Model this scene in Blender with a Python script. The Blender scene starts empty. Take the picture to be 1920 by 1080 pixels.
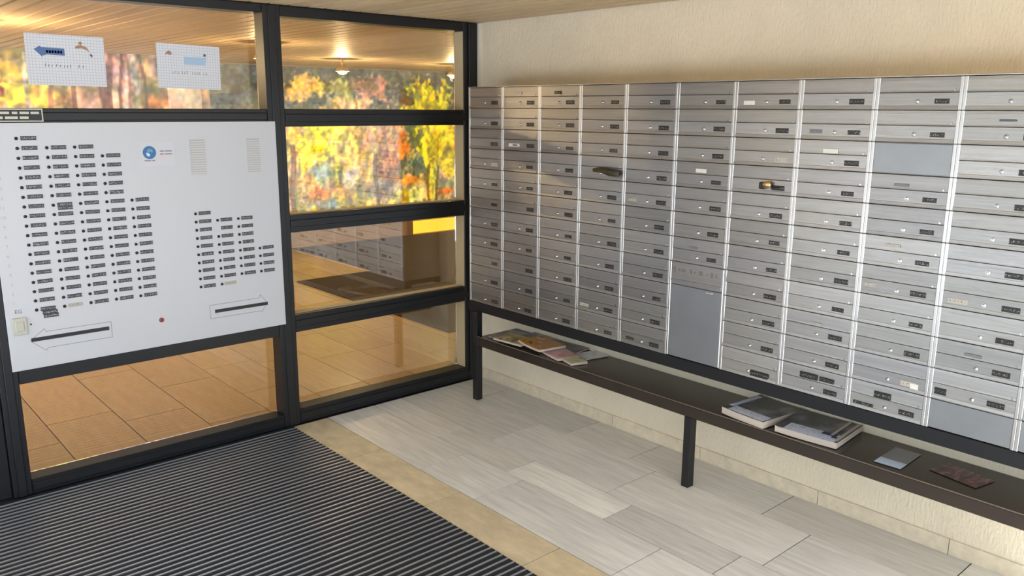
import bpy, bmesh, math, random
import numpy as np
from mathutils import Vector, Matrix, noise
random.seed(7)
rng = np.random.default_rng(3)
scn = bpy.context.scene
COL = scn.collection

# ------------------------------------------------------------------ camera
CAM = (-3.3624, -4.0266, 1.7192); YAW, PITCH, ROLL, FPX = 0.72302, -0.21363, 0.005675, 1545.88
cy_, sy_, cp_, sp_ = math.cos(YAW), math.sin(YAW), math.cos(PITCH), math.sin(PITCH)
fwd = Vector((sy_*cp_, cy_*cp_, sp_)); rgt = Vector((cy_, -sy_, 0)); up = rgt.cross(fwd)
rgt, up = rgt*math.cos(ROLL)+up*math.sin(ROLL), up*math.cos(ROLL)-rgt*math.sin(ROLL)
cam = bpy.data.cameras.new('camera'); cam.sensor_width = 36; cam.lens = FPX/1920*36; cam.clip_start = .05
camo = bpy.data.objects.new('camera', cam); COL.objects.link(camo); scn.camera = camo
M = Matrix((rgt, up, -fwd)).transposed().to_4x4(); M.translation = Vector(CAM); camo.matrix_world = M

# ------------------------------------------------------------------ light and exposure
w = bpy.data.worlds.new('sky'); scn.world = w; w.use_nodes = True
bg = w.node_tree.nodes['Background']; bg.inputs[0].default_value = (.80, .90, 1.0, 1); bg.inputs[1].default_value = 3.0
scn.view_settings.view_transform = 'Standard'; scn.view_settings.look = 'None'
scn.view_settings.exposure = 0.36; scn.view_settings.gamma = 1.0; scn.view_settings.use_curve_mapping = False
LAMP_W = 33.0; LAMP_COL = (1.0, .72, .38)
sun = bpy.data.lights.new('sun', 'SUN'); sun.energy = 11.0; sun.angle = math.radians(3); sun.color = (.95, .97, 1.0)
suno = bpy.data.objects.new('sun', sun); COL.objects.link(suno); suno.location = (-12, -16, 18); suno.rotation_euler = Vector((.52, .64, -1.15)).to_track_quat('-Z', 'Y').to_euler()

# ------------------------------------------------------------------ helpers
def link(name, me, parent=None, loc=None, m=None):
    o = bpy.data.objects.new(name, me); COL.objects.link(o)
    if parent is not None: o.parent = parent
    if loc is not None: o.location = loc
    if m is not None and me is not None and not me.materials: me.materials.append(m)
    return o
def empty(name, loc=(0, 0, 0)):
    o = bpy.data.objects.new(name, None); o.empty_display_size = .05; o.location = loc; COL.objects.link(o); return o
def tag(o, label=None, cat=None, group=None, kind=None):
    if label: o['label'] = label
    if cat: o['category'] = cat
    if group: o['group'] = group
    if kind: o['kind'] = kind
    return o
def addbox(bm, a, b, mi=0):
    r = bmesh.ops.create_cube(bm, size=1)
    for v in r['verts']:
        v.co = Vector(((a[0]+b[0])/2+v.co.x*(b[0]-a[0]), (a[1]+b[1])/2+v.co.y*(b[1]-a[1]), (a[2]+b[2])/2+v.co.z*(b[2]-a[2])))
    if mi:
        for f in {f for v in r['verts'] for f in v.link_faces}: f.material_index = mi
    return r['verts']
def addcyl(bm, p0, p1, r0, r1=None, seg=16, cap=True):
    r1 = r0 if r1 is None else r1
    p0, p1 = Vector(p0), Vector(p1); d = p1-p0
    mt = Matrix.Translation((p0+p1)/2) @ d.to_track_quat('Z', 'Y').to_matrix().to_4x4()
    return bmesh.ops.create_cone(bm, cap_ends=cap, segments=seg, radius1=r0, radius2=r1, depth=d.length, matrix=mt)['verts']
def done(bm, name, smooth=False, bevel=0, seg=1):
    if bevel:
        bmesh.ops.bevel(bm, geom=list(bm.edges), offset=bevel, segments=seg, affect='EDGES', clamp_overlap=True)
    bmesh.ops.recalc_face_normals(bm, faces=bm.faces)
    me = bpy.data.meshes.new(name); bm.to_mesh(me); bm.free()
    if smooth:
        for p in me.polygons: p.use_smooth = True
    return me
def boxmesh(name, a, b, m=None, bevel=0):
    bm = bmesh.new(); addbox(bm, a, b); me = done(bm, name, bevel=bevel)
    if m: me.materials.append(m)
    return me
def box(name, a, b, m, parent=None, bevel=0):
    """box in world coordinates; origin at the centre of its bottom face"""
    c = Vector(((a[0]+b[0])/2, (a[1]+b[1])/2, min(a[2], b[2])))
    me = boxmesh(name, Vector(a)-c, Vector(b)-c, m, bevel)
    o = link(name, me, parent)
    o.location = c - (Vector(parent.location) if parent is not None else Vector((0, 0, 0)))
    return o
def polymesh(name, pts2, to3, thick, nrm, m):
    """flat polygon (2-D list) extruded by thick along nrm"""
    bm = bmesh.new(); n = Vector(nrm)*thick
    A = [bm.verts.new(to3(*p)) for p in pts2]; B = [bm.verts.new(v.co+n) for v in A]
    bm.faces.new(A); bm.faces.new(B[::-1]); k = len(A)
    for i in range(k): bm.faces.new((A[i], B[i], B[(i+1) % k], A[(i+1) % k]))
    me = done(bm, name); me.materials.append(m); return me
def textmesh(txt, size, m, extrude=.0004):
    cu = bpy.data.curves.new('t', 'FONT'); cu.body = txt; cu.size = size; cu.extrude = extrude; cu.align_x = 'CENTER'; cu.align_y = 'CENTER'; cu.resolution_u = 2
    o = bpy.data.objects.new('t', cu); COL.objects.link(o); bpy.context.view_layer.update()
    me = bpy.data.meshes.new_from_object(o.evaluated_get(bpy.context.evaluated_depsgraph_get()))
    bpy.data.objects.remove(o); me.materials.clear(); me.materials.append(m); return me

# ------------------------------------------------------------------ materials
def srgb(r, g, b):
    f = lambda c: (c/255/12.92) if c/255 <= .04045 else ((c/255+.055)/1.055)**2.4
    return (f(r), f(g), f(b), 1)
def newmat(name):
    m = bpy.data.materials.new(name); m.use_nodes = True; nt = m.node_tree
    return m, nt, nt.nodes['Principled BSDF']
def N(nt, t, **kw):
    n = nt.nodes.new(t)
    for k, v in kw.items():
        if k in n.inputs: n.inputs[k].default_value = v
        else: setattr(n, k, v)
    return n
def plain(name, col, rough=.5, metal=0, spec=None, var=0, vscale=(1, 1, 1), nscale=8, bump=0, bscale=(1, 1, 1), bn=60, objcol=False, coords='Object', bdist=.002, detail=4):
    m, nt, b = newmat(name); L = nt.links
    b.inputs['Base Color'].default_value = col; b.inputs['Roughness'].default_value = rough; b.inputs['Metallic'].default_value = metal
    if spec is not None: b.inputs['Specular IOR Level'].default_value = spec
    tc = N(nt, 'ShaderNodeTexCoord')
    src = None
    if var:
        mp = N(nt, 'ShaderNodeMapping'); mp.inputs['Scale'].default_value = vscale; L.new(tc.outputs[coords], mp.inputs[0])
        if objcol:
            oi = N(nt, 'ShaderNodeObjectInfo'); ml = N(nt, 'ShaderNodeVectorMath', operation='SCALE'); ml.inputs[0].default_value = (37, 91, 53); L.new(oi.outputs['Random'], ml.inputs['Scale']); L.new(ml.outputs[0], mp.inputs['Location'])
        nz = N(nt, 'ShaderNodeTexNoise', Scale=nscale, Detail=detail, Roughness=.6); L.new(mp.outputs[0], nz.inputs['Vector'])
        mr = N(nt, 'ShaderNodeMapRange'); mr.inputs[1].default_value = .3; mr.inputs[2].default_value = .7; mr.inputs[3].default_value = 1-var; mr.inputs[4].default_value = 1+var; L.new(nz.outputs[0], mr.inputs[0])
        hv = N(nt, 'ShaderNodeVectorMath', operation='SCALE'); hv.inputs[0].default_value = col[:3]; L.new(mr.outputs[0], hv.inputs['Scale']); src = hv.outputs[0]
    if objcol:
        oi = N(nt, 'ShaderNodeObjectInfo'); mu = N(nt, 'ShaderNodeVectorMath', operation='MULTIPLY'); mu.inputs[0].default_value = col[:3]
        if src: L.new(src, mu.inputs[0])
        L.new(oi.outputs['Color'], mu.inputs[1]); src = mu.outputs[0]
    if src: L.new(src, b.inputs['Base Color'])
    if bump:
        mp = N(nt, 'ShaderNodeMapping'); mp.inputs['Scale'].default_value = bscale; L.new(tc.outputs[coords], mp.inputs[0])
        nz = N(nt, 'ShaderNodeTexNoise', Scale=bn, Detail=3); L.new(mp.outputs[0], nz.inputs['Vector'])
        bp = N(nt, 'ShaderNodeBump', Strength=bump, Distance=bdist); L.new(nz.outputs[0], bp.inputs['Height']); L.new(bp.outputs[0], b.inputs['Normal'])
    return m

STUCCO = plain('cream stucco', srgb(237, 224, 198), .85, var=.05, nscale=4, bump=.8, bscale=(1, 1, .35), bn=95, bdist=.006)
INWALL = plain('inner plaster', srgb(196, 178, 150), .8, var=.05)
STEEL = plain('dark painted steel', srgb(19, 21, 26), .42, var=.08, nscale=12)
BEAD = plain('beige glazing bead', srgb(196, 178, 140), .6)
TRIMC = plain('pale sealing strip', srgb(228, 224, 210), .5)
ALU = plain('brushed aluminium', (.44, .438, .435, 1), .36, metal=1, var=.10, vscale=(1, .6, 30), nscale=6, bump=.5, bscale=(1, .5, 60), bn=14, bdist=.0008, objcol=True)
ALUB = plain('bright aluminium trim', (.66, .655, .64, 1), .36, metal=1)
ALUP = plain('blank anodised sheet', (.35, .37, .39, 1), .45, metal=1, var=.05)
CHROME = plain('chrome lock', (.6, .6, .6, 1), .22, metal=1)
BODY = plain('galvanised box body', (.40, .395, .38, 1), .5, metal=1)
SLAT = plain('ceiling slat wood', srgb(216, 192, 154), .5, var=.10, vscale=(14, .5, 1), nscale=5, objcol=True)
DARKGAP = plain('dark ceiling void', srgb(52, 44, 36), .9)
TILE = plain('travertine tile', srgb(222, 218, 211), .36, var=.15, vscale=(16, 1.3, 1), nscale=3, objcol=True, detail=7)
BAND = plain('yellow limestone', srgb(214, 196, 162), .45, var=.16, vscale=(5, 2.5, 1), nscale=4, objcol=True, detail=7)
GROUT = plain('grey grout', srgb(70, 62, 54), .9)
ITILE = plain('inner stone tile', srgb(192, 168, 132), .25, var=.09, vscale=(9, 1.6, 1), nscale=3, objcol=True, detail=6)
SKIRT = plain('skirting stone', srgb(228, 214, 188), .5, var=.12, vscale=(1, 3, 3), nscale=7, objcol=True, detail=6)
RUBBER = plain('mat insert', srgb(22, 25, 34), .75, var=.2, nscale=40)
MATALU = plain('mat aluminium bar', (.58, .62, .70, 1), .36, metal=.85)
SHELFM = plain('brown lacquered shelf', srgb(52, 44, 38), .24, var=.12, vscale=(4, 1.2, 1), nscale=4)
RIM = plain('paler shelf rim', srgb(120, 112, 104), .35)  # paler than the shelf it edges
WHITE = plain('white panel lacquer', srgb(206, 208, 214), .35)
BLACKP = plain('black plastic', srgb(30, 32, 36), .4)
LINE = plain('thin grey print', srgb(120, 122, 126), .6)
GREYP = plain('pale grey print', srgb(178, 180, 186), .6)
GRILLE = plain('grille slat grey', srgb(208, 208, 208), .5)
GRILLD = plain('grille recess', srgb(182, 182, 184), .6)
RED = plain('red button', srgb(150, 60, 70), .4)
CREAMP = plain('cream switch', srgb(196, 194, 182), .4)
BLUE = plain('blue sticker', srgb(58, 118, 172), .5)
PALEB = plain('pale sticker print', srgb(226, 236, 246), .5)
PURP = plain('purple print', srgb(150, 140, 156), .6)
PINK = plain('pink print', srgb(228, 205, 206), .6)
INK = plain('ink', srgb(92, 94, 104), .7)
BROWN = plain('brown print', srgb(172, 136, 112), .7)
ARROWB = plain('blue print', srgb(88, 118, 170), .6)
ARROWP = plain('light blue print', srgb(172, 200, 228), .6)
STICK = plain('white sticker', srgb(226, 224, 216), .5)
CARPET = plain('dark brown carpet', srgb(66, 56, 46), .95, var=.15, nscale=60)
LAMPM = plain('lamp metal', srgb(216, 196, 150), .35, metal=.6)
EDGE = plain('paper edges', srgb(206, 194, 180), .8, var=.12, vscale=(1, 1, 120), nscale=8)
BRASS = plain('brass', (.70, .50, .22, 1), .3, metal=1)
LEAF = plain('rolled leaflet print', srgb(66, 58, 40), .5, var=.5, nscale=20)
KNOBD = plain('dark tag', srgb(40, 34, 30), .5)

def paper_mat():
    m, nt, b = newmat('notice paper'); L = nt.links; b.inputs['Roughness'].default_value = .6
    tc = N(nt, 'ShaderNodeTexCoord'); sp = N(nt, 'ShaderNodeSeparateXYZ'); L.new(tc.outputs['Object'], sp.inputs[0])
    outs = []
    for ax in ('X', 'Z'):
        a = N(nt, 'ShaderNodeMath', operation='MULTIPLY'); a.inputs[1].default_value = 2*math.pi/.0125; L.new(sp.outputs[ax], a.inputs[0])
        s = N(nt, 'ShaderNodeMath', operation='SINE'); L.new(a.outputs[0], s.inputs[0])
        g = N(nt, 'ShaderNodeMapRange'); g.inputs[1].default_value = .55; g.inputs[2].default_value = 1; L.new(s.outputs[0], g.inputs[0]); outs.append(g.outputs[0])
    mx = N(nt, 'ShaderNodeMath', operation='MAXIMUM'); L.new(outs[0], mx.inputs[0]); L.new(outs[1], mx.inputs[1])
    mix = N(nt, 'ShaderNodeMix', data_type='RGBA'); mix.inputs[6].default_value = srgb(228, 230, 236); mix.inputs[7].default_value = srgb(200, 204, 216); L.new(mx.outputs[0], mix.inputs[0]); L.new(mix.outputs[2], b.inputs['Base Color'])
    return m
PAPER = paper_mat()

def plate_mat(name, base, ink, thr=.56):
    """dark name plate with a broken line of small pale lettering"""
    m, nt, b = newmat(name); L = nt.links; b.inputs['Roughness'].default_value = .4
    tc = N(nt, 'ShaderNodeTexCoord'); oi = N(nt, 'ShaderNodeObjectInfo')
    ml = N(nt, 'ShaderNodeVectorMath', operation='SCALE'); ml.inputs[0].default_value = (17, 31, 13); L.new(oi.outputs['Random'], ml.inputs['Scale'])
    ad = N(nt, 'ShaderNodeVectorMath', operation='ADD'); L.new(tc.outputs['Object'], ad.inputs[0]); L.new(ml.outputs[0], ad.inputs[1])
    nz = N(nt, 'ShaderNodeTexNoise', Scale=260, Detail=1); L.new(ad.outputs[0], nz.inputs['Vector'])
    sp = N(nt, 'ShaderNodeSeparateXYZ'); L.new(tc.outputs['Object'], sp.inputs[0])
    ab = N(nt, 'ShaderNodeMath', operation='ABSOLUTE'); L.new(sp.outputs['Z'], ab.inputs[0])
    lt = N(nt, 'ShaderNodeMath', operation='LESS_THAN'); lt.inputs[1].default_value = .0042; L.new(ab.outputs[0], lt.inputs[0])
    gt = N(nt, 'ShaderNodeMapRange'); gt.inputs[1].default_value = thr; gt.inputs[2].default_value = thr+.08; L.new(nz.outputs[0], gt.inputs[0])
    mu = N(nt, 'ShaderNodeMath', operation='MULTIPLY'); L.new(gt.outputs[0], mu.inputs[0]); L.new(lt.outputs[0], mu.inputs[1])
    mix = N(nt, 'ShaderNodeMix', data_type='RGBA'); mix.inputs[6].default_value = base; mix.inputs[7].default_value = ink
    L.new(mu.outputs[0], mix.inputs[0]); L.new(mix.outputs[2], b.inputs['Base Color']); return m
PLATE = plate_mat('dark name plate', srgb(34, 33, 32), srgb(150, 148, 142))
PLATEL = plate_mat('pale name plate', srgb(186, 180, 168), srgb(90, 88, 84))
PLATEB = plate_mat('bell name plate', srgb(52, 54, 58), srgb(150, 152, 156), .5)

def glass_mat(name, tint=(1, 1, 1, 1), k=1.5):
    m = bpy.data.materials.new(name); m.use_nodes = True; nt = m.node_tree; nt.nodes.clear(); L = nt.links
    out = N(nt, 'ShaderNodeOutputMaterial'); tr = N(nt, 'ShaderNodeBsdfTransparent'); tr.inputs[0].default_value = tint
    gl = N(nt, 'ShaderNodeBsdfGlossy'); gl.inputs['Roughness'].default_value = .0; gl.inputs[0].default_value = (1, 1, 1, 1)
    fr = N(nt, 'ShaderNodeFresnel', IOR=1.52); mu = N(nt, 'ShaderNodeMath', operation='MULTIPLY', use_clamp=True); mu.inputs[1].default_value = k; L.new(fr.outputs[0], mu.inputs[0])
    mx = N(nt, 'ShaderNodeMixShader'); L.new(mu.outputs[0], mx.inputs[0]); L.new(tr.outputs[0], mx.inputs[1]); L.new(gl.outputs[0], mx.inputs[2]); L.new(mx.outputs[0], out.inputs[0]); return m
GLASS = glass_mat('window glass', (.97, .965, .95, 1), 1.8)
def emis(name, col, s):
    m, nt, b = newmat(name); b.inputs['Base Color'].default_value = col; b.inputs['Emission Color'].default_value = col; b.inputs['Emission Strength'].default_value = s; return m
BULB = emis('lamp bulb', (1, .85, .6, 1), 9)
STRIP = emis('warm yellow glow', srgb(255, 206, 60), 1.1)

# ------------------------------------------------------------------ setting
WX = -.08          # face of the mailbox wall
CEIL = 2.222
FY = 5.50          # far inner wall
S = dict(kind='structure')
box('ground_outside', (-30, -30, -.12), (12, -4.5, -.03), plain('outdoor paving', srgb(196, 196, 196), .8), None)['kind'] = 'structure'
box('ground_beside', (-30, -4.5, -.12), (-4.85, 12, -.03), bpy.data.materials['outdoor paving'], None)['kind'] = 'structure'
BACKDROP = plain('grey render', srgb(112, 110, 104), .9, var=.15, nscale=1.5)
box('wall_unseen_west', (-15.4, -24, -.03), (-15, 14, 3.2), BACKDROP)['kind'] = 'structure'  # unseen wall, added to darken the low horizon mirrored in the mailboxes
box('wall_unseen_south', (-15, -22.4, -.03), (12, -22, 4.0), plain('pale grey render', srgb(138, 136, 132), .9, var=.15, nscale=1.5))['kind'] = 'structure'  # unseen wall, added to dim the sky mirrored in the panes
floor = box('floor', (-4.8, -4.45, -.08), (6, FY, -.004), GROUT); tag(floor, kind='structure')
ceil = box('ceiling', (-4.8, -4.45, CEIL+.03), (6, FY, CEIL+.16), DARKGAP); tag(ceil, kind='structure')
box('wall_right', (WX, -5.2, -.004), (.17, .26, CEIL+.03), STUCCO)['kind'] = 'structure'
box('wall_front', (.171, .10, -.004), (6, .26, CEIL+.03), INWALL)['kind'] = 'structure'
box('wall_back', (-5.2, FY, -.08), (6.2, FY+.15, CEIL+.16), INWALL)['kind'] = 'structure'
box('wall_left', (-5.0, .10, -.08), (-4.8, FY, CEIL+.16), INWALL)['kind'] = 'structure'
box('wall_far_right', (6.0, .10, -.08), (6.2, FY, CEIL+.16), INWALL)['kind'] = 'structure'
box('wall_projection', (-4.8, 4.47, 0.0), (.02, FY, CEIL-.002), INWALL)['kind'] = 'structure'
box('wall_beside_door', (-4.8, 0, 0), (-3.76, .1, CEIL), INWALL)['kind'] = 'structure'
box('trim_1', (-.0995, -.012, .0), (WX, .10, CEIL), TRIMC)['kind'] = 'structure'

# ceiling slats (each a piece of the ceiling)
pitch = .1045
slat_out = boxmesh('slat_out', (-.043, -2.21, 0), (.043, 2.21, .022), SLAT)
slat_in = boxmesh('slat_in', (-.043, -2.68, 0), (.043, 2.68, .022), SLAT)
def slat(x, y, me):
    o = link('ceiling_slat', me, ceil); o.location = Vector((x, y, CEIL)) - ceil.location
    v = random.uniform(.86, 1.08); o.color = (v, v*random.uniform(.96, 1.0), v*random.uniform(.92, 1), 1)
x = WX-.06
while x > -4.7: slat(x, -2.235, slat_out); x -= pitch
x = -4.75
while x < 5.95: slat(x, 2.80, slat_in); x += pitch

# floor tiles on this side
def tile(x0, x1, y0, y1, m, tone, name='floor_tile', gap=.0028):
    o = box(name, (x0+gap, y0+gap, -.004), (x1-gap, y1-gap, 0.0), m); o.parent = floor; o.location -= floor.location
    v = tone; o.color = (v*random.uniform(.985, 1.01), v, v*random.uniform(.97, 1.01), 1); return o
rows = [(-1.2200, -.9150, [-.02, -.925, -1.345, -2.168, -2.98, -3.8, -4.44]), (-.9150, -.7200, [-.02, -.65, -1.223, -1.85, -2.412, -3.0, -3.6, -4.2, -4.44]),
        (-.7200, -.3580, [-.02, -.872, -1.69, -2.505, -3.32, -4.13, -4.44]), (-.3580, WX, [-.02, -.32, -1.07, -1.51, -2.272, -3.03, -3.8, -4.44])]
for x0, x1, ys in rows:
    for a, b in zip(ys[1:], ys[:-1]):
        t = random.uniform(.86, 1.05)
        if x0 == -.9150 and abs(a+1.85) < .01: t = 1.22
        tile(x0, x1, a, b, TILE, t)
for a, b in zip([-.6, -1.25, -1.90, -2.55, -3.2, -3.9], [-.02, -.6, -1.25, -1.90, -2.55, -3.2]):
    tile(-1.4300, -1.2200, a, b, BAND, random.uniform(.93, 1.03))
# inner hall tiles
x = -1.42
for k in range(-9, 20):
    x0 = -1.42+k*.345; x1 = x0+.345; y = .10-random.uniform(0, .5)
    while y < FY:
        y2 = min(y+random.choice((.62, .80, .95)), FY)
        if y2 > .12: tile(x0, x1, max(y, .10), y2, ITILE, random.uniform(.90, 1.06))
        y = y2
# threshold under the partition and outer margins
box('trim_2', (-4.8, -.02, -.004), (-.1, .10, -.001), STEEL)['kind'] = 'structure'

# stone skirting
bb = empty('baseboard_right', (WX, 0, 0)); tag(bb, kind='structure')
js = [0, -.58, -1.164, -1.751, -2.385, -2.942, -3.55, -4.2]
for a, b in zip(js[1:], js[:-1]):
    o = box('skirting_tile', (WX-.009, a+.0015, .0005), (WX-.0002, b-.0015, .066), SKIRT, bb); v = random.uniform(.95, 1.03); o.color = (v, v, v, 1)

# ------------------------------------------------------------------ glazed partition
GY = .088
part = empty('window_1', (-1.42, 0, 0)); tag(part, kind='structure')
def bar(name, x0, x1, z0, z1, y0=0.0, y1=.10, m=STEEL): return box(name, (x0, y0, z0), (x1, y1, z1), m, part, .0025)
bar('post', -2.775, -2.700, 0, CEIL); bar('post', -1.470, -1.376, 0, CEIL, -.004); bar('post', -.205, -.100, 0, CEIL)
XL, XM0, XM1, XR = -2.700, -1.470, -1.376, -.205
for z0, z1 in ((0, .086), (.525, .620), (1.072, 1.165), (1.624, 1.712), (2.170, CEIL)): bar('rail', XM1+.0005, XR-.0005, z0, z1)
for z0, z1 in ((0, .070), (.520, .584), (1.640, 1.712), (2.180, CEIL)): bar('rail', XL+.0005, XM0-.0005, z0, z1)
# shallow raised cap strips on the front of posts and rails
for x0, x1 in ((-2.755, -2.722), (-1.443, -1.403), (-.172, -.135)): bar('cap_strip', x0, x1, .0, CEIL-.002, -.010, -.0045)
for z0, z1 in ((.022, .062), (.553, .592), (1.100, 1.138), (1.648, 1.688)): bar('cap_strip', XM1+.003, -.174, z0, z1, -.007, -.0005)
for z0, z1 in ((.018, .052), (1.66, 1.694)): bar('cap_strip', XL+.003, -1.475, z0, z1, -.007, -.0005)
def pane(x0, x1, z0, z1): return box('pane', (x0+.001, GY, z0+.001), (x1-.001, GY+.006, z1-.001), GLASS, part)
for z0, z1 in ((.086, .525), (.620, 1.072), (1.165, 1.624), (1.712, 2.170)):
    pane(XM1, XR, z0, z1)
    bar('glazing_bead', XR-.004, XR-.0006, z0+.0005, z1-.0005, .004, GY-.001, BEAD)
    if z0 != .086: bar('glazing_bead', XM1+.001, XR-.0045, z0+.0004, z0+.003, .03, GY-.001, BEAD)
pane(XL, XM0, .070, .520); pane(XL, XM0, 1.712, 2.180)

# glass door beside the partition
door = empty('door_1', (-3.27, 0, 0)); tag(door, kind='structure')
for a, b in (((-3.755, .02, .0), (-3.69, .075, CEIL)), ((-2.86, .02, .0), (-2.778, .075, CEIL))): box('door_stile', a, b, STEEL, door, .002)
for z0, z1 in ((.0, .012), (1.0, 1.06), (2.13, CEIL)): box('door_rail', (-3.69, .02, z0), (-2.86, .075, z1), STEEL, door, .002)
for z0, z1 in ((.013, .999), (1.061, 2.129)): box('pane', (-3.689, .045, z0), (-2.861, .051, z1), GLASS, door)

# ------------------------------------------------------------------ white bell panel
PY = -.012
PX0, PX1, PZ0, PZ1 = -2.722, -1.436, .584, 1.652
panel = link('bell_panel', boxmesh('bell_panel', (PX0+2.079, PY, 0), (PX1+2.079, -.0105+.0098, PZ1-PZ0), WHITE, .0015), loc=(-2.079, 0, PZ0))
tag(panel, 'large white doorbell panel with rows of black name plates on glass partition', 'bell panel')
def onp(name, me, x, z, y=PY, parent=panel):
    o = link(name, me, parent); o.location = (x+2.079, y, z-PZ0)
    if parent is not panel: o.location = Vector(o.location)-parent.location
    return o
bmx = bmesh.new(); addcyl(bmx, (0, .001, 0), (0, -.004, 0), .0074, .0064, 14); BTN = done(bmx, 'button', True); BTN.materials.append(BLACKP)
PL = boxmesh('bell_plate', (0, -.0022, -.0085), (.060, .0004, .0085), PLATEB, .0008)
PLO = boxmesh('bell_plate_pale', (0, -.0022, -.0085), (.060, .0004, .0085), PLATEL, .0008)
dz = (1.587-.846)/18
COLX = (-2.602, -2.4905, -2.381, -2.2715, -2.163)
first = (1, 2, 2, 3, 8)
for c, (X, f) in enumerate(zip(COLX, first)):
    for r in range(f, 20):
        Z = 1.587-(r-1)*dz
        onp('bell_button', BTN, X, Z); onp('bell_name_plate', PLO if (c, r) == (1, 19) else PL, X+.016, Z+.001)
onp('bell_name_plate', PL, COLX[1]+.017, 1.587-7*dz-.014)
for k in (1, 2): onp('bell_name_plate', PL, COLX[0]+.019+.003*k, .846-.016*k)
for X, a, b in ((-1.876, 1, 10), (-1.7695, 2, 10), (-1.663, 2, 9), (-1.558, 6, 9)):
    for r in range(a, b+1):
        Z = 1.213-(r-1)*(1.213-.849)/9
        if (a, r) != (2, 3) or X < -1.7: pass
        if not (X == -1.7695 and r == 3): onp('bell_button', BTN, X, Z)
        onp('bell_name_plate', PLO if (X == -1.7695 and r == 10) else PL, X+.015, Z+.001)
for i in range(1, 19):       # floor numbers beside the rows
    o = onp('floor_number', textmesh(str(i), .020, GREYP), -2.684, .846+i*dz, PY-.0003); o.rotation_euler = (math.pi/2, 0, 0)
o = onp('floor_number', textmesh('EG', .024, LINE), -2.672, .848, PY-.0003); o.rotation_euler = (math.pi/2, 0, 0)
def pbox(name, x0, x1, z0, z1, m, t=.001, parent=panel, bev=0):
    me = boxmesh(name, (-(x1-x0)/2, -t, -(z1-z0)/2), ((x1-x0)/2, .0003, (z1-z0)/2), m, bev)
    return onp(name, me, (x0+x1)/2, (z0+z1)/2, parent=parent)
# arrows: black bar inside a thin outlined arrow
def pstroke(pts, wd, m, name):
    bm = bmesh.new()
    for (a, b), (c, d) in zip(pts[:-1], pts[1:]):
        v = Vector((c-a, d-b)).normalized(); n = Vector((-v.y, v.x))*wd/2
        q = [Vector((a, b))+n, Vector((a, b))-n, Vector((c, d))-n, Vector((c, d))+n]
        A = [bm.verts.new((p.x, 0.0002, p.y)) for p in q]; B = [bm.verts.new((p.x, -.0006, p.y)) for p in q]
        bm.faces.new(A); bm.faces.new(B[::-1])
        for i in range(4): bm.faces.new((A[i], B[i], B[(i+1) % 4], A[(i+1) % 4]))
    me = done(bm, name); me.materials.append(m)
    return onp(name, me, 0, 0)
for pts, b0, b1 in (([(-2.640, .712), (-2.581, .758), (-2.574, .744), (-2.305, .744), (-2.305, .670), (-2.574, .670), (-2.582, .658), (-2.640, .712)], -2.636, -2.315),
                    ([(-1.535, .719), (-1.572, .766), (-1.578, .750), (-1.840, .749), (-1.840, .680), (-1.578, .680), (-1.568, .672), (-1.535, .719)], -1.815, -1.533)):
    a = pstroke(pts, .0018, LINE, 'arrow_outline')
    pbox('arrow_bar', b0, b1, .706, .723, BLACKP, .0012)
# speaker grilles
for x0, x1, gap in ((-1.880, -1.806, .455), (-1.595, -1.529, .5)):
    g = pbox('speaker_grille', x0, x1, 1.403, 1.568, GRILLD, .0006)
    n = 14
    for i in range(n):
        z = 1.406+i*(.160/n); pbox('grille_slat', x0+.001, x1-.001, z, z+.0075, WHITE if i == (3 if x0 < -1.7 else 8) else GRILLE, .0016)
bmx = bmesh.new(); addcyl(bmx, (0, .001, 0), (0, -.005, 0), .012, .010, 18); me = done(bmx, 'red', True); me.materials.append(RED); onp('alarm_button', me, -2.078, .714)
pbox('alarm_caption', -2.090, -2.066, .683, .687, PINK, .0005)
sw = pbox('light_switch', -2.703, -2.646, .746, .822, CREAMP, .009, bev=.002)
pbox('switch_rocker', -2.692, -2.657, .762, .806, CREAMP, .0125, bev=.003)
bmx = bmesh.new(); addcyl(bmx, (0, .001, 0), (0, -.002, 0), .004, .004, 10); me = done(bmx, 'dot'); me.materials.append(BLACKP); onp('indicator_dot', me, -2.630, .786)
# mask sticker
st = pbox('mask_sticker', -2.104, -1.955, 1.452, 1.560, plain('sticker film', srgb(210, 212, 220), .4), .0004)
bmx = bmesh.new(); addcyl(bmx, (0, 0, 0), (0, -.0008, 0), .030, .030, 32); me = done(bmx, 'disc'); me.materials.append(BLUE); onp('sticker_disc', me, -2.067, 1.513)
t3 = lambda a, b: Vector((a, 0, b))
me = polymesh('head_print', [(.012, .017), (-.002, .020), (-.010, .014), (-.012, .004), (-.006, .001), (.004, .006), (.012, .000), (.016, .010)], t3, .0003, (0, -1, 0), plain('mid blue print', srgb(110, 158, 200), .5)); onp('head_print', me, -2.067, 1.511, PY-.0009)
me = polymesh('mask_print', [(-.014, .002), (-.006, .000), (.002, -.006), (.001, -.014), (-.008, -.016), (-.014, -.008)], t3, .0003, (0, -1, 0), PALEB); onp('mask_print', me, -2.067, 1.511, PY-.0009)
for x0, x1, z, m in ((-2.020, -2.000, 1.518, PURP), (-1.996, -1.965, 1.518, PURP), (-2.020, -2.003, 1.505, PURP), (-1.997, -1.965, 1.505, PURP), (-2.016, -1.972, 1.493, PINK), (-2.016, -1.985, 1.483, PINK), (-2.092, -2.062, 1.476, PURP), (-2.058, -2.044, 1.476, PURP), (-2.075, -2.050, 1.462, PINK)):
    pbox('sticker_lettering', x0, x1, z-.003, z+.003, m, .0006)

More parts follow.
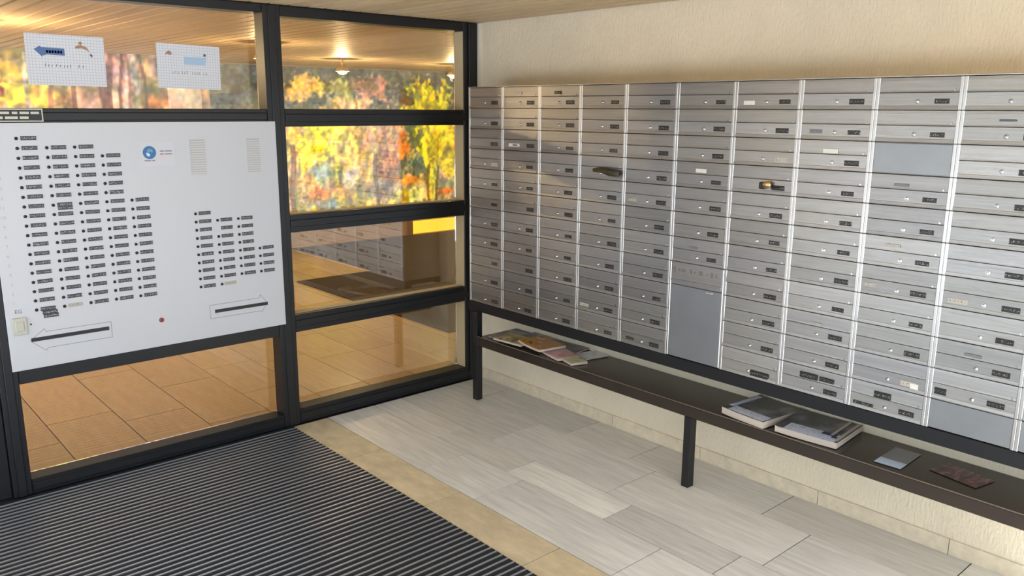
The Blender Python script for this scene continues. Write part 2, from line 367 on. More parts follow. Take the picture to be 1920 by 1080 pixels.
# black sign strip on the rail above the panel
sg = link('sign_plate', boxmesh('sign_plate', (-.17, -.004, 0), (.17, 0, .054), BLACKP, .001), loc=(-2.661, -.0075, 1.656))
tag(sg, 'narrow black sign with pale border and two lines of white lettering above bell panel', 'sign')
def sgbox(name, x0, x1, z0, z1, m): link(name, boxmesh(name, (x0, -.0052, z0), (x1, -.0038, z1), m), sg)
SB = plain('pale sign border', srgb(206, 204, 190), .5)
sgbox('sign_border', -.17, .17, .0495, .054, SB); sgbox('sign_border', -.17, .17, 0, .0045, SB); sgbox('sign_border', .1655, .17, .0045, .0495, SB); sgbox('sign_border', -.17, -.1655, .0045, .0495, SB)
for z, xs in ((.037, [(-.15, -.11), (-.10, -.06), (-.053, -.02), (-.01, .045), (.055, .075), (.083, .118), (.124, .156)]), (.017, [(-.15, -.10), (-.09, -.04), (-.03, .02), (.028, .075), (.082, .115)])):
    for a, b in xs: sgbox('sign_lettering', a, b, z-.0055, z+.0045, SB)

# paper notices on the upper pane
def notice(name, label, cx, cz, wd, ht, mirror, rot):
    o = link(name, boxmesh(name, (-wd/2, -.0006, -ht/2), (wd/2, 0, ht/2), PAPER), loc=(cx, GY-.0006, cz)); o.rotation_euler = (0, rot, 0)
    tag(o, label, 'paper notice', 'notices on the upper glass pane')
    s = -1 if mirror else 1
    def ink(nm, pts, m): link(nm, polymesh(nm, [(s*a, b) for a, b in pts], t3, .0004, (0, -1, 0), m), o, (0, -.0006, 0))
    if not mirror:
        ink('arrow_print', [(-.125, .042), (-.100, .058), (-.098, .052), (-.005, .050), (-.005, .020), (-.075, .022), (-.095, .016), (-.092, .008)], ARROWB)
        for k in range(6): a = -.078+k*.011; ink('arrow_lettering', [(a, .029), (a+.008, .029), (a+.008, .040), (a, .040)], PAPER)
        ink('sketch_print', [(.035, .055), (.045, .066), (.062, .070), (.085, .062), (.098, .040), (.086, .048), (.066, .056), (.048, .054)], BROWN)
        ink('sketch_print', [(.050, .076), (.062, .086), (.070, .076), (.062, .070)], BROWN)
        ink('sketch_print', [(.096, .034), (.108, .030), (.106, .018), (.098, .024)], INK)
        words = [(-.088, -.050), (-.045, -.036), (-.030, -.020), (-.014, .022), (.045, .058), (.062, .076)]
        zt = -.030
    else:
        ink('arrow_print', [(-.085, .047), (.025, .047), (.025, .010), (-.078, .010)], ARROWP)
        ink('arrow_print', [(-.085, .062), (-.072, .066), (-.070, .054), (-.080, .052)], INK)
        ink('sketch_print', [(.078, .058), (.092, .072), (.105, .064), (.112, .050), (.100, .054), (.088, .050)], BROWN)
        words = [(.05, .09), (.01, .045), (-.05, -.005), (-.085, -.058)]
        zt = -.035
    for a, b in words:
        n = max(1, int((b-a)/.011))
        for i in range(n):
            u = a+(b-a)*i/n; h = random.uniform(.008, .015)
            ink('handwriting', [(u, zt), (u+.0028, zt), (u+.0055, zt+h), (u+.003, zt+h)], INK if not mirror else LINE)
    return o
notice('paper_notice', 'white paper notice with dark blue left-pointing arrow taped on upper pane', -2.352, 1.917, .316, .215, False, math.radians(.6))
notice('paper_notice', 'white paper notice with pale blue bar, nearer the middle post of upper pane', -1.815, 1.909, .302, .205, True, math.radians(1.2))

# ------------------------------------------------------------------ mailboxes
BX = -.372; CW = .2935; RH = .112; ZT = 1.836; Y0 = -.262
rack = empty('mailbox_rack', (BX+.1, Y0-1.6, 0)); tag(rack, 'black steel rack with legs, beam and brown shelf carrying the mailboxes', 'rack')
YE = Y0-11*CW
def rbox(name, a, b, m, bev=.002): return box(name, a, b, m, rack, bev)
rbox('beam', (BX-.002, YE, .546), (BX+.05, Y0+.02, .6025), STEEL)
rbox('beam', (WX-.032, YE, .562), (WX-.002, Y0+.02, .6025), STEEL)
for k in range(5): rbox('cross_bar', (BX+.0505, Y0-.06-k*.78, .565), (WX-.0325, Y0-.02-k*.78, .60), STEEL)
rbox('leg', (-.397, -.353, 0), (-.354, -.312, .5455), STEEL); rbox('leg', (-.397, -1.908, 0), (-.354, -1.868, .344), STEEL); rbox('leg', (-.397, -3.40, 0), (-.354, -3.36, .344), STEEL)
rbox('shelf', (-.388, YE, .356), (WX-.001, -.3535, .398), SHELFM, .003)
rbox('shelf_edge', (-.396, YE, .345), (-.3882, -.3535, .398), SHELFM, .002)
rbox('shelf_rim', (-.3955, YE, .3985), (-.389, -.3535, .4015), RIM, .001)
rbox('top_cap', (BX-.002, YE, ZT+.0005), (WX-.001, Y0+.0065, ZT+.005), ALUB, .001)
rbox('side_panel', (BX-.001, Y0+.0012, .603), (WX-.001, Y0+.0064, ZT), ALUB, .001)

# shared mailbox meshes; local frame: origin = front bottom centre, y runs along the wall, z up
hw = CW/2; G = .0008
body_me = boxmesh('mailbox_body', (.006, -hw+G, G), (WX-BX-.004, hw-G, RH-G), BODY)
IW = hw-.0122
def profile(name, pts, y0, y1, m, smooth=False):
    bm = bmesh.new(); A = [bm.verts.new((x, y0, z)) for x, z in pts]; B = [bm.verts.new((x, y1, z)) for x, z in pts]
    bm.faces.new(A); bm.faces.new(B[::-1]); k = len(A)
    for i in range(k): bm.faces.new((A[i], B[i], B[(i+1) % k], A[(i+1) % k]))
    me = done(bm, name, smooth); me.materials.append(m); return me
flap_me = profile('flap', [(.0055, -.0005), (.0055, -.052), (-.0038, -.052), (-.0044, -.0508), (-.0038, -.046), (-.0030, -.012), (-.0022, -.0022)], -IW, IW, ALU)
door_me = profile('door', [(.0055, -.0525), (.0055, -.1105), (-.0050, -.1105), (-.0054, -.1092), (-.0040, -.0985), (-.0032, -.0972), (-.0032, -.0545), (-.001, -.0528)], -IW, IW, ALU)
trim_me = boxmesh('trim', (-.0052, -.0058, .0006), (.004, .0058, RH-.0006), ALUB, .0016)
bm = bmesh.new(); addcyl(bm, (.002, 0, 0), (-.0050, 0, 0), .0085, .0068, 18); addcyl(bm, (-.0050, 0, 0), (-.0090, 0, 0), .0058, .0030, 18); addbox(bm, (-.0102, -.0010, -.003), (-.0088, .0010, .003))
lock_me = done(bm, 'lock', False); lock_me.materials.append(CHROME)
for p in lock_me.polygons: p.use_smooth = len(p.vertices) == 4 and abs(p.normal.x) < .5
bm = bmesh.new(); addcyl(bm, (.001, 0, 0), (-.004, 0, 0), .0042, .0034, 12); screw_me = done(bm, 'screw'); screw_me.materials.append(CHROME)
def plate_mesh(wd, ht, m): return boxmesh('plate', (-.0022, -wd/2, -ht/2), (.0006, wd/2, ht/2), m, .0007)
P_D = plate_mesh(.056, .0195, PLATE); P_L = plate_mesh(.056, .0195, PLATEL); P_S = plate_mesh(.048, .0165, PLATE); P_W = plate_mesh(.052, .018, STICK)
ordn = ['first', 'second', 'third', 'fourth', 'fifth', 'sixth', 'seventh', 'eighth', 'ninth', 'tenth', 'eleventh']
GRP = 'aluminium mailboxes in the wall rack'
blank_me = boxmesh('blank_plate', (-.002, -IW, .003), (.0055, IW, RH-.003), ALUP, .001)
extra = {  # (column,row): list of (u, fraction down, width, height, material)
 (2, 3): [(.33, .73, .085, .017, STICK), (.36, .73, .04, .010, PLATE)], (7, 1): [(.23, .77, .050, .017, STICK)], (8, 3): [(.48, .36, .060, .017, STICK)], (6, 4): [(.50, .33, .055, .017, STICK)],
 (7, 11): [(.68, .78, .085, .026, PLATE)], (8, 11): [(.44, .32, .075, .024, PLATE), (.70, .32, .060, .018, PLATE)], (9, 11): [(.46, .34, .062, .024, PLATE), (.22, .80, .078, .012, PLATE)],
 (10, 10): [(.14, .72, .040, .024, PLATE)], (10, 7): [(.21, .75, .066, .017, PLATEL)], (5, 11): [(.24, .73, .050, .013, PLATE)], (4, 10): [(.20, .72, .06, .016, PLATEL)], (3, 1): [(.46, .30, .045, .016, PLATE)],
 (9, 10): [(.83, .78, .028, .020, STICK)], (10, 2): [(.50, .28, .05, .006, INK)], (9, 4): [(.42, .33, .05, .010, LINE)], (9, 6): [(.40, .28, .05, .010, PLATEL)], (8, 2): [(.25, .72, .05, .014, LINE)],
 (9, 7): [(.16, .68, .045, .014, PLATEL)], (8, 9): [(.48, .36, .05, .007, PLATEL)], (10, 9): [(.45, .35, .055, .010, LINE)], (5, 5): [(.2, .72, .05, .014, PLATEL)], (2, 1): [(.45, .30, .05, .014, PLATEL)], (6, 7): [(.42, .35, .04, .008, LINE)],
}
pale = {(1, 4), (9, 10), (7, 3)}
sp_label = {(7, 11): 'with a large black label', (9, 11): 'with three black labels', (8, 11): 'with two labels above the lock', (2, 3): 'with a white sticker at left', (7, 1): 'with white sticker left of lock', (8, 3): 'with white sticker on flap', (6, 4): 'with white sticker on flap'}
def where(c, r):
    rr = 'top row' if r == 1 else 'bottom row' if r == 11 else ordn[r-1]+' row'
    return '%s column from glass partition, %s' % (ordn[c-1], rr)
def mailbox(c, r):
    root = empty('mailbox', (BX, Y0-(c-.5)*CW, ZT-r*RH))
    blank = (c, r) in ((9, 3), (10, 11), (11, 11))
    link('mailbox_body', body_me, root)
    for s in (-1, 1): link('side_trim', trim_me, root, (0, s*(hw-.0062), 0))
    if blank:
        link('blank_plate', blank_me, root)
        tag(root, 'mailbox opening closed by a blank grey sheet, '+where(c, r), 'mailbox', GRP); return
    t = random.uniform(.86, 1.12); colr = (t, t*random.uniform(.985, 1.0), t*random.uniform(.96, 1.0), 1)
    f = link('flap', flap_me, root, (0, 0, RH)); f.rotation_euler = (0, math.radians(random.gauss(0, .8)), 0); f.color = colr
    if (c, r) == (7, 8): f.rotation_euler = (0, math.radians(4), 0)
    d = link('door', door_me, root, (0, 0, RH)); d.color = colr; d.rotation_euler = (0, math.radians(random.gauss(0, .35)), math.radians(random.gauss(0, .3)))
    U = lambda u: hw-u*CW
    if c > 2 or r % 3: link('lock', lock_me, d, (-.0032, U(.50), -.083))
    u = random.gauss(.765, .008)
    link('name_plate', P_L if (c, r) in pale else random.choice((P_D, P_D, P_S)), d, (-.0034, U(u), -.083+random.uniform(-.001, .001)))
    link('flap_screw', screw_me, f, (-.0045, U(.915), -.0455))
    for (uu, fr, wd, ht, m) in extra.get((c, r), []):
        o = link('label_strip', plate_mesh(wd, ht, m), d if fr > .5 else f, (-.0036 if fr > .5 else -.0064, U(uu), -fr*RH))
    lab = sp_label.get((c, r))
    tag(root, 'aluminium mailbox '+(lab+', ' if lab else '')+where(c, r), 'mailbox', GRP)
for c in range(1, 12):
    for r in range(1, 12):
        if c == 6 and r >= 8: continue
        mailbox(c, r)
# tall compartment with an intercom strip in the sixth column
pc = empty('parcel_compartment', (BX, Y0-5.5*CW, ZT-11*RH)); tag(pc, 'tall plain aluminium compartment door below six-column mailboxes with engraved strip on top', 'compartment')
pc['label'] = 'tall plain aluminium compartment door with engraved strip, foot of the sixth mailbox column'
HH = 4*RH
link('compartment_body', boxmesh('pcb', (.006, -hw+G, G), (WX-BX-.004, hw-G, HH-G), BODY), pc)
for s in (-1, 1): link('side_trim', boxmesh('pct', (-.006, -.0045, .002), (.003, .0045, HH-.002), ALUB, .003), pc, (0, s*(hw-.0062), 0))
o = link('compartment_door', boxmesh('pcd', (-.003, -IW, .003), (.0055, IW, .340), ALUP, .001), pc)
link('door_tab', boxmesh('pch', (-.009, -.018, -.004), (-.0028, .018, .004), ALUB, .001), o, (0, -.075, .331))
o = link('engraved_strip', boxmesh('pce', (-.003, -IW, .343), (.0055, IW, HH-.003), ALU, .001), pc)
for k, (u, wd, ht) in enumerate(((.10, .010, .022), (.18, .008, .012), (.26, .022, .012), (.40, .008, .022), (.47, .006, .010), (.58, .020, .020), (.70, .006, .010), (.78, .012, .024), (.86, .006, .018))):
    link('engraved_mark', boxmesh('pcm', (-.0036, -wd/2, -ht/2), (-.002, wd/2, ht/2), plain('engraving', srgb(120, 112, 100), .6) if not k else bpy.data.materials['engraving']), o, (0, hw-u*CW, .410))
link('strip_ledge', boxmesh('pcl', (-.007, -IW, .356), (-.0028, IW, .366), ALU, .001), o)

# rolled leaflet poking from the fourth column, key with tag on the seventh
bm = bmesh.new()
n = 12
prev = None
for k in range(9):
    t = k/8; ce = Vector((-.012-.010*math.sin(t*3), -.165*t, .004*math.sin(t*5)-.006*t)); rr = .009+.005*math.sin(t*math.pi)+.004*(t > .6)
    ring = [bm.verts.new(ce+Vector((rr*.7*math.cos(a), 0, rr*math.sin(a)))) for a in [2*math.pi*i/n for i in range(n)]]
    if prev:
        for i in range(n): bm.faces.new((prev[i], prev[(i+1) % n], ring[(i+1) % n], ring[i]))
    else: bm.faces.new(ring)
    prev = ring
bm.faces.new(prev[::-1]); me = done(bm, 'leaflet', True); me.materials.append(LEAF)
o = link('rolled_leaflet', me, loc=(BX-.008, Y0-3.38*CW, 1.432)); tag(o, 'dark crumpled roll of paper stuck in a mailbox, fourth column, fourth row', 'leaflet')
ky = empty('key_ring', (BX-.012, Y0-6.58*CW, 1.422)); tag(ky, 'brass key with dark tag hanging at a mailbox in the seventh column, fourth row', 'keys')
bm = bmesh.new(); bmesh.ops.create_uvsphere(bm, u_segments=14, v_segments=10, radius=.014); 
for v in bm.verts: v.co.y *= 1.4; v.co.x *= .6
me = done(bm, 'bow', True); me.materials.append(BRASS); link('key_bow', me, ky, (-.008, -.012, .006))
me = boxmesh('kt', (-.008, -.010, -.014), (.004, .018, .014), KNOBD, .004); link('key_tag', me, ky, (0, .008, .0))
me = boxmesh('kb', (-.003, -.040, -.004), (.003, .0, .004), KNOBD, .0015); link('key_blade', me, ky, (-.002, -.028, -.006))

# ------------------------------------------------------------------ printed matter on the shelf
SZ = .4005
def cover_mat(name, cols, sc=18, st=(1, 1, 1), seed=0):
    m, nt, b = newmat(name); L = nt.links; b.inputs['Roughness'].default_value = .35
    tc = N(nt, 'ShaderNodeTexCoord'); mp = N(nt, 'ShaderNodeMapping'); mp.inputs['Scale'].default_value = st; mp.inputs['Location'].default_value = (seed*3.1, seed*1.7, seed); L.new(tc.outputs['Object'], mp.inputs[0])
    nz = N(nt, 'ShaderNodeTexNoise', Scale=sc, Detail=3); L.new(mp.outputs[0], nz.inputs['Vector'])
    cr = N(nt, 'ShaderNodeValToRGB'); cr.color_ramp.interpolation = 'LINEAR'; e = cr.color_ramp.elements
    e[0].position = .30; e[0].color = cols[0]; e[1].position = .70; e[1].color = cols[-1]
    for i, c in enumerate(cols[1:-1]): x = e.new(.30+.4*(i+1)/(len(cols)-1)); x.color = c
    L.new(nz.outputs[0], cr.inputs[0]); L.new(cr.outputs[0], b.inputs['Base Color']); return m
C_GREY = cover_mat('grey cover', [srgb(70, 70, 74), srgb(120, 124, 130), srgb(160, 164, 170)], 8, seed=1)
C_FOOD = cover_mat('food cover', [srgb(90, 60, 30), srgb(214, 166, 60), srgb(206, 132, 110), srgb(236, 214, 190)], 22, seed=2)
C_PINK = cover_mat('pink cover', [srgb(190, 110, 90), srgb(226, 180, 176), srgb(214, 190, 200)], 16, seed=3)
C_TAN = cover_mat('tan cover', [srgb(80, 70, 40), srgb(186, 164, 110), srgb(224, 204, 170)], 26, seed=4)
C_WHITE = cover_mat('white cover', [srgb(190, 190, 196), srgb(226, 226, 230), srgb(240, 240, 240)], 12, seed=5)
C_DARK = cover_mat('dark cover', [srgb(40, 44, 50), srgb(72, 76, 84), srgb(130, 130, 130)], 10, seed=6)
C_PALE = cover_mat('pale yellow cover', [srgb(150, 150, 110), srgb(206, 204, 160), srgb(230, 224, 200)], 20, seed=7)
C_NEWSB = cover_mat('newspaper cover', [srgb(190, 200, 224), srgb(216, 222, 240), srgb(150, 160, 190)], 60, (1, 1, 1), 8)
C_RED = cover_mat('dark red leaflet', [srgb(60, 48, 46), srgb(96, 62, 60), srgb(150, 120, 110)], 22, (1, 2, 1), 9)
def magazine(name, label, x, y, z, wd, ln, th, rot, cm, cat='magazine', group=None, curl=0.0):
    """booklet: page block with a slightly oversized cover sheet, bent upwards by curl at its +y end"""
    root = empty(name, (x, y, z)); root.rotation_euler = (0, 0, rot); tag(root, label, cat, group)
    def sheet(nm, w2, l2, z0, z1, m):
        bm = bmesh.new(); n = 8
        for i in range(n+1):
            t = i/n; yy = -l2/2+l2*t; dzz = curl*(2*t-1)**2*(1 if t > .5 else .25)
            for xx in (-w2/2, w2/2):
                for zz in (z0, z1): bm.verts.new((xx, yy, zz+dzz))
        bm.verts.ensure_lookup_table(); v = bm.verts
        for i in range(n):
            a, b = 4*i, 4*i+4
            for p, q in ((0, 1), (1, 3), (3, 2), (2, 0)): bm.faces.new((v[a+p], v[a+q], v[b+q], v[b+p]))
        bm.faces.new((v[0], v[1], v[3], v[2])); bm.faces.new((v[4*n], v[4*n+1], v[4*n+3], v[4*n+2]))
        me = done(bm, nm); me.materials.append(m); return link(nm, me, root)
    sheet('pages', wd-.003, ln-.003, 0, th, EDGE); sheet('cover', wd, ln, th+.0002, th+.0012, cm)
    return root
G2 = 'leaflets piled at the far end of the shelf'
R = math.radians
magazine('magazine', 'dark grey magazine at the very left end of the brown shelf', -.240, -.475, SZ, .20, .17, .004, R(8), C_GREY, group=G2)
magazine('magazine', 'silver grey brochure lying at the back of the shelf pile near the leg', -.180, -.640, SZ, .20, .25, .006, R(-4), C_GREY, group=G2)
magazine('magazine', 'tan patterned food leaflet at the front left of the shelf pile', -.300, -.590, SZ+.0078, .15, .22, .010, R(5), C_TAN, group=G2)
magazine('magazine', 'yellow and orange food brochure in the middle of the shelf pile', -.280, -.790, SZ+.0195, .18, .22, .012, R(-10), C_FOOD, group=G2, curl=.008)
magazine('magazine', 'dark grey brochure at the back of the pile under the beam', -.165, -.880, SZ, .16, .20, .007, R(6), C_DARK, group=G2)
magazine('magazine', 'pink leaflet at the front of the shelf pile', -.288, -.940, SZ, .14, .20, .013, R(-14), C_PINK, group=G2, curl=.004)
magazine('magazine', 'white leaflet lying at the right end of the colourful pile', -.162, -1.060, SZ, .15, .12, .004, R(-12), C_WHITE, group=G2)
magazine('magazine', 'pale yellow leaflet at the front right of the colourful pile', -.318, -1.085, SZ, .10, .11, .013, R(-18), C_PALE, group=G2)
a = magazine('newspaper_stack', 'left newspaper stack on the shelf with dark picture on top', -.245, -2.170, SZ, .27, .225, .030, R(-6), C_DARK, 'newspaper', 'newspaper stacks on the shelf', .004)
link('white_margin', boxmesh('wm', (-.03, -.105, 0), (.03, .105, .0008), C_NEWSB), a, (-.10, 0, .0325))
link('white_margin', boxmesh('wm', (-.1, -.012, 0), (.1, .012, .0008), C_NEWSB), a, (.01, .095, .0345))
b = magazine('newspaper_stack', 'right newspaper stack on the shelf with white and blue print', -.236, -2.435, SZ, .265, .265, .026, R(5), C_DARK, 'newspaper', 'newspaper stacks on the shelf', .004)
link('white_margin', boxmesh('wm', (-.045, -.120, 0), (.045, .120, .0008), C_NEWSB), b, (-.095, 0, .0285))
link('headline_print', boxmesh('hp', (-.014, -.030, 0), (.014, .030, .0006), plain('navy print', srgb(44, 50, 96), .5)), b, (-.066, -.075, .0295))
link('headline_print', boxmesh('hp', (-.009, -.014, 0), (.009, .014, .0006), bpy.data.materials['navy print']), b, (-.088, -.105, .0298))
link('page_frame', boxmesh('pf', (-.12, -.007, 0), (.12, .007, .0006), EDGE), b, (.0, -.123, .0315))
link('page_frame', boxmesh('pf', (-.10, -.006, 0), (.10, .006, .0006), EDGE), b, (.03, -.085, .0300))
ct = link('paper_card', boxmesh('paper_card', (-.10, -.05, 0), (.10, .05, .0015), plain('grey card', srgb(128, 126, 128), .25)), loc=(-.250, -2.775, SZ)); ct.rotation_euler = (0, 0, R(2)); tag(ct, 'small grey card with pale blue edge lying on the shelf', 'card')
link('blue_edge', boxmesh('be', (-.03, -.05, 0), (.03, .05, .0005), plain('ice blue print', srgb(196, 214, 236), .3)), ct, (-.07, 0, .0015))
rl = link('flat_leaflet', boxmesh('fl', (-.06, -.09, 0), (.06, .09, .001), C_RED), loc=(-.225, -3.00, SZ)); rl.rotation_euler = (0, 0, R(-12)); tag(rl, 'dark reddish leaflet lying flat on the shelf beyond the grey card', 'leaflet')

# ------------------------------------------------------------------ ribbed entrance mat
mat = empty('entrance_mat', (-3.0, -1.3, 0)); tag(mat, 'dark ribbed entrance mat with aluminium bars set in the floor', 'mat')
MX0, MX1 = -4.6, -1.434
MP = .0347; L_ = MX1-MX0
box('mat_base', (MX0, -2.52, -.0038), (MX1, -.022, -.0022), RUBBER, mat)
rub_me = boxmesh('mat_rib', (-L_/2, -.0110, 0), (L_/2, .0110, .0060), RUBBER, .001)
bar_me = boxmesh('mat_bar', (-L_/2, -.0038, 0), (L_/2, .0038, .0092), MATALU, .0008)
for k in range(71):
    y = -.040-k*MP
    link('mat_rib', rub_me, mat, ((MX0+MX1)/2+3.0, y+1.3, -.0021)); link('mat_bar', bar_me, mat, ((MX0+MX1)/2+3.0, y-MP/2+1.3, -.0021))
box('mat_edge', (MX1+.0002, -2.52, -.0038), (MX1+.0035, -.022, .002), STEEL, mat)

# ------------------------------------------------------------------ inner hall
cp = link('hall_carpet_and_sheet', boxmesh('hall_carpet_and_sheet', (-1.85, -1.275, 0), (1.85, 1.275, .008), CARPET, .002), loc=(2.25, 2.255, .0005)); tag(cp, 'dark brown carpet on the hall floor behind the right glass panes', 'carpet')
cp = link('hall_carpet_and_sheet', boxmesh('hall_carpet_and_sheet', (-2.3, -.93, 0), (2.3, .93, .008), CARPET, .002), loc=(3.59, 4.465, .0005)); tag(cp, 'dark sheet added on the far hall floor before the yellow glow', 'carpet')  # dark sheet added to darken the far hall floor
ls = link('glow_strip', boxmesh('lp', (-.78, -.05, 0), (.78, 0, .165), STRIP, .003), loc=(3.92, FY-.001, .010)); tag(ls, 'glowing yellow strip low on the far hall wall', 'light panel')  # low yellow glow built as an emitting box
link('glow_strip_end', boxmesh('pe', (-.83, -.07, -.009), (-.782, 0, .20), BROWN), ls)
def lamp(x, y, label, k=1.0):
    r = empty('ceiling_lamp', (x, y, CEIL)); tag(r, label, 'lamp', 'warm ceiling lamps of the hall')
    bm = bmesh.new(); addcyl(bm, (0, 0, -.0005), (0, 0, -.012), .045, .045, 20); link('canopy', done(bm, 'c'), r, m=LAMPM)
    bm = bmesh.new(); addcyl(bm, (0, 0, -.012), (0, 0, -.060), .012, .012, 12); link('stem', done(bm, 's'), r, m=LAMPM)
    bm = bmesh.new(); addcyl(bm, (0, 0, -.125), (0, 0, -.058), .075, .03, 24, cap=False)
    bmesh.ops.solidify(bm, geom=bm.faces[:], thickness=.004); link('shade', done(bm, 'sh', True), r, m=LAMPM)
    bm = bmesh.new(); bmesh.ops.create_uvsphere(bm, u_segments=16, v_segments=10, radius=.052); 
    for v in bm.verts: v.co.z = v.co.z*.55-.128
    link('bulb', done(bm, 'b', True), r, m=BULB)
    li = bpy.data.lights.new('lamp_light', 'POINT'); li.energy = LAMP_W*k; li.color = LAMP_COL; li.shadow_soft_size = .03
    lo = bpy.data.objects.new('lamp_light', li); COL.objects.link(lo); lo.parent = r; lo.location = (0, 0, -.166)
lamp(1.20, 3.85, 'cone ceiling lamp seen in the top right pane, left one')
lamp(2.62, 3.80, 'cone ceiling lamp half hidden at the right edge of the top pane')
lamp(-.40, 2.30, 'hall ceiling lamp above the tiles behind the middle post', .6); lamp(-2.45, 1.9, 'hall ceiling lamp above the tiles behind the bell panel', 1.5)
lamp(4.2, 3.8, 'hall ceiling lamp beyond the right wall'); lamp(-3.9, 2.8, 'hall ceiling lamp behind the glass door')

# autumn wall print: colours painted per vertex from listed patches (X across, z up)
def mural(name, label, x0, x1, z0, z1, y, base, patches, trunks, step=.014):
    nx, nz = int((x1-x0)/step), int((z1-z0)/step)
    X, Z = np.meshgrid(np.linspace(x0, x1, nx+1), np.linspace(z0, z1, nz+1))
    C = np.zeros(X.shape+(3,)); C[:] = base(Z)
    def fld(sx, sz, seed):
        g = np.random.default_rng(seed).random((int((z1-z0)/sz)+3, int((x1-x0)/sx)+3)); u = (X-x0)/sx; v = (Z-z0)/sz
        i, j = u.astype(int), v.astype(int); fu, fv = u-i, v-j
        return g[j, i]*(1-fu)*(1-fv)+g[j, i+1]*fu*(1-fv)+g[j+1, i]*(1-fu)*fv+g[j+1, i+1]*fu*fv
    for k, (px, pz, rx, rz, col, edge) in enumerate(patches):
        d = np.sqrt(((X-px)/rx)**2+((Z-pz)/rz)**2)+(fld(.09, .09, k)-.5)*edge+(fld(.035, .035, k+99)-.5)*edge
        a = np.clip((1.05-d)/.35, 0, 1)[..., None]; C[:] = C*(1-a)+np.array(col)*a
    for (tx, za, zb, wd, col, lean) in trunks:
        d = np.abs(X-tx-lean*(Z-za)-.02*np.sin(Z*7+tx*9))/wd
        a = (np.clip(1.2-d, 0, .35)/.35*((Z > za) & (Z < zb)))[..., None]*.85; C[:] = C*(1-a)+np.array(col)*a
    mot = .45+.62*fld(.06, .09, 5)+.55*fld(.03, .03, 6); C *= mot[..., None]; gr = (np.clip(fld(.07, .12, 21)-.62, 0, .25)/.25*.55)[..., None]; C[:] = C*(1-gr)+np.array([92, 92, 66])*gr
    C[..., 0] *= .82+.22*fld(.1, .1, 8); C[..., 2] *= .75+.5*fld(.08, .08, 9)
    C = np.clip(C, 0, 255)/255; Cl = np.where(C <= .04045, C/12.92, ((C+.055)/1.055)**2.4)
    vs = np.stack([X.ravel()-(x0+x1)/2, np.zeros(X.size), Z.ravel()-z0], -1)
    idx = np.arange(X.size).reshape(X.shape)
    fs = np.stack([idx[:-1, :-1].ravel(), idx[:-1, 1:].ravel(), idx[1:, 1:].ravel(), idx[1:, :-1].ravel()], -1)
    me = bpy.data.meshes.new(name); me.from_pydata(vs.tolist(), [], fs.tolist())
    at = me.color_attributes.new('print', 'FLOAT_COLOR', 'POINT')
    at.data.foreach_set('color', np.concatenate([Cl.reshape(-1, 3), np.ones((X.size, 1))], 1).astype(np.float32).ravel())
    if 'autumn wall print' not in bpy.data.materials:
        m, nt, b = newmat('autumn wall print'); va = N(nt, 'ShaderNodeVertexColor', layer_name='print'); nt.links.new(va.outputs[0], b.inputs['Base Color']); b.inputs['Roughness'].default_value = .5; nt.links.new(va.outputs[0], b.inputs['Emission Color']); b.inputs['Emission Strength'].default_value = .75  # print also emits its own colours, added to brighten it beyond the lamps
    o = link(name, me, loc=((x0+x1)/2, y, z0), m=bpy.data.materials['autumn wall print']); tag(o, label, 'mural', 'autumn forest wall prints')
    sol = o.modifiers.new('thickness', 'SOLIDIFY'); sol.thickness = .004; sol.offset = 1
    return o
def px(x, y, Y):            # where a feature of the print lies on the wall at depth Y
    d = fwd+rgt*((x-960)/FPX)-up*((y-540)/FPX); t = (Y-CAM[1])/d.y; return CAM[0]+t*d.x, CAM[2]+t*d.z
def patch(x, y, rx, ry, col, Y, edge=.9):
    X0, Z0 = px(x, y, Y); X1, _ = px(x+rx, y, Y); _, Z1 = px(x, y+ry, Y); return (X0, Z0, abs(X1-X0), abs(Z1-Z0), col, edge)
def base_r(Z):
    t = np.clip((Z-1.45)/.35, 0, 1)[..., None]; return np.array([196, 160, 104])*(1-t)+np.array([84, 82, 74])*t
def trunk(x, ya, yb, wd, col, Y, lean=0):
    X0, Z0 = px(x, yb, Y); _, Z1 = px(x, ya, Y); return (X0, Z0, Z1, wd, col, lean)
Yr, Yl = FY-.006, 4.464
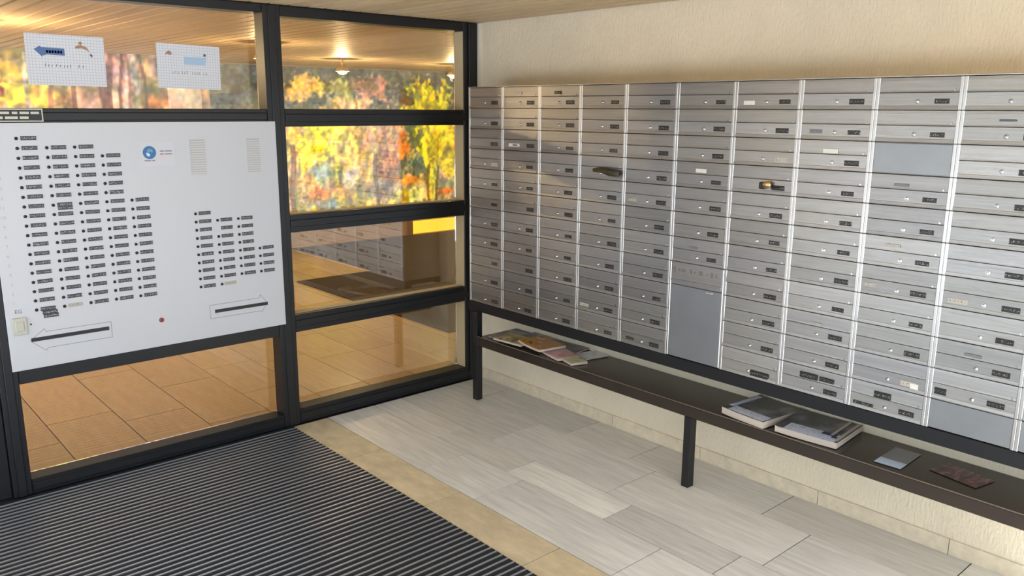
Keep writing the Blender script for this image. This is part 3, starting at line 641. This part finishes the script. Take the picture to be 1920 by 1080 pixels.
PR = [patch(*a, Yr) for a in [
 (570, 165, 40, 28, (214, 160, 80)), (640, 175, 30, 22, (190, 170, 110)), (705, 165, 45, 22, (168, 120, 96)), (660, 210, 60, 30, (226, 170, 110)), (800, 190, 48, 40, (206, 180, 36)), (765, 190, 14, 14, (120, 80, 40)),
 (600, 262, 44, 40, (255, 236, 24)), (578, 285, 30, 30, (250, 216, 30)), (552, 262, 14, 40, (240, 176, 60)), (665, 285, 46, 48, (242, 186, 90)), (640, 255, 22, 18, (240, 214, 80)),
 (722, 262, 36, 42, (196, 140, 112)), (728, 315, 26, 34, (172, 110, 84)), (757, 275, 14, 30, (226, 118, 24)), (776, 255, 16, 26, (96, 104, 52)), (782, 312, 30, 22, (92, 100, 74)),
 (826, 268, 42, 50, (244, 206, 22)), (845, 305, 20, 34, (232, 196, 44)), (858, 275, 7, 30, (226, 150, 44)),
 (604, 325, 28, 26, (178, 186, 164)), (632, 335, 14, 30, (190, 180, 70)), (605, 362, 22, 12, (246, 138, 66)), (582, 345, 10, 14, (244, 156, 74)), (640, 365, 26, 14, (242, 170, 70)), (660, 335, 18, 18, (206, 180, 150)),
 (615, 385, 26, 12, (140, 140, 128)), (590, 395, 8, 12, (226, 190, 40)), (680, 375, 30, 18, (214, 186, 80)), (772, 338, 28, 10, (226, 140, 40)), (765, 368, 40, 16, (240, 206, 110)), (757, 370, 9, 18, (230, 166, 20)), (835, 345, 18, 18, (140, 130, 100)), (836, 358, 16, 7, (224, 106, 30)), (720, 360, 22, 26, (156, 130, 110)), (820, 412, 50, 8, (206, 170, 70))]]
TR = [trunk(553, 270, 405, .035, (120, 78, 50), Yr), trunk(707, 290, 380, .03, (110, 84, 64), Yr), trunk(805, 310, 380, .03, (150, 98, 20), Yr), trunk(812, 285, 372, .05, (250, 214, 50), Yr), trunk(640, 310, 345, .02, (120, 96, 50), Yr), trunk(820, 310, 375, .02, (110, 90, 50), Yr)]
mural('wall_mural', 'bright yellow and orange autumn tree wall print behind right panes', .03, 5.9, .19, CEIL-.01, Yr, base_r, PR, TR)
base_l = lambda Z: np.zeros(Z.shape+(3,))+np.array([176, 140, 100])
PLs = [patch(*a, Yl) for a in [(30, 175, 60, 30, (250, 222, 60)), (15, 130, 40, 24, (214, 160, 60)), (20, 100, 40, 14, (150, 120, 60)), (85, 180, 30, 24, (230, 180, 80)), (5, 168, 9, 14, (150, 50, 20)), (122, 182, 14, 20, (150, 92, 40)), (160, 180, 30, 26, (206, 150, 130)),
 (215, 150, 36, 60, (176, 122, 106)), (258, 128, 20, 30, (168, 166, 148)), (300, 185, 40, 26, (236, 140, 74)), (290, 140, 30, 40, (196, 150, 120))]]
TL = [trunk(x, 98, 210, random.uniform(.012, .03), random.choice([(226, 190, 170), (120, 74, 60), (160, 100, 84), (214, 170, 150)]), Yl, random.uniform(-.06, .06)) for x in (140, 196, 205, 214, 222, 231, 240, 249, 262, 275, 60, 100)]
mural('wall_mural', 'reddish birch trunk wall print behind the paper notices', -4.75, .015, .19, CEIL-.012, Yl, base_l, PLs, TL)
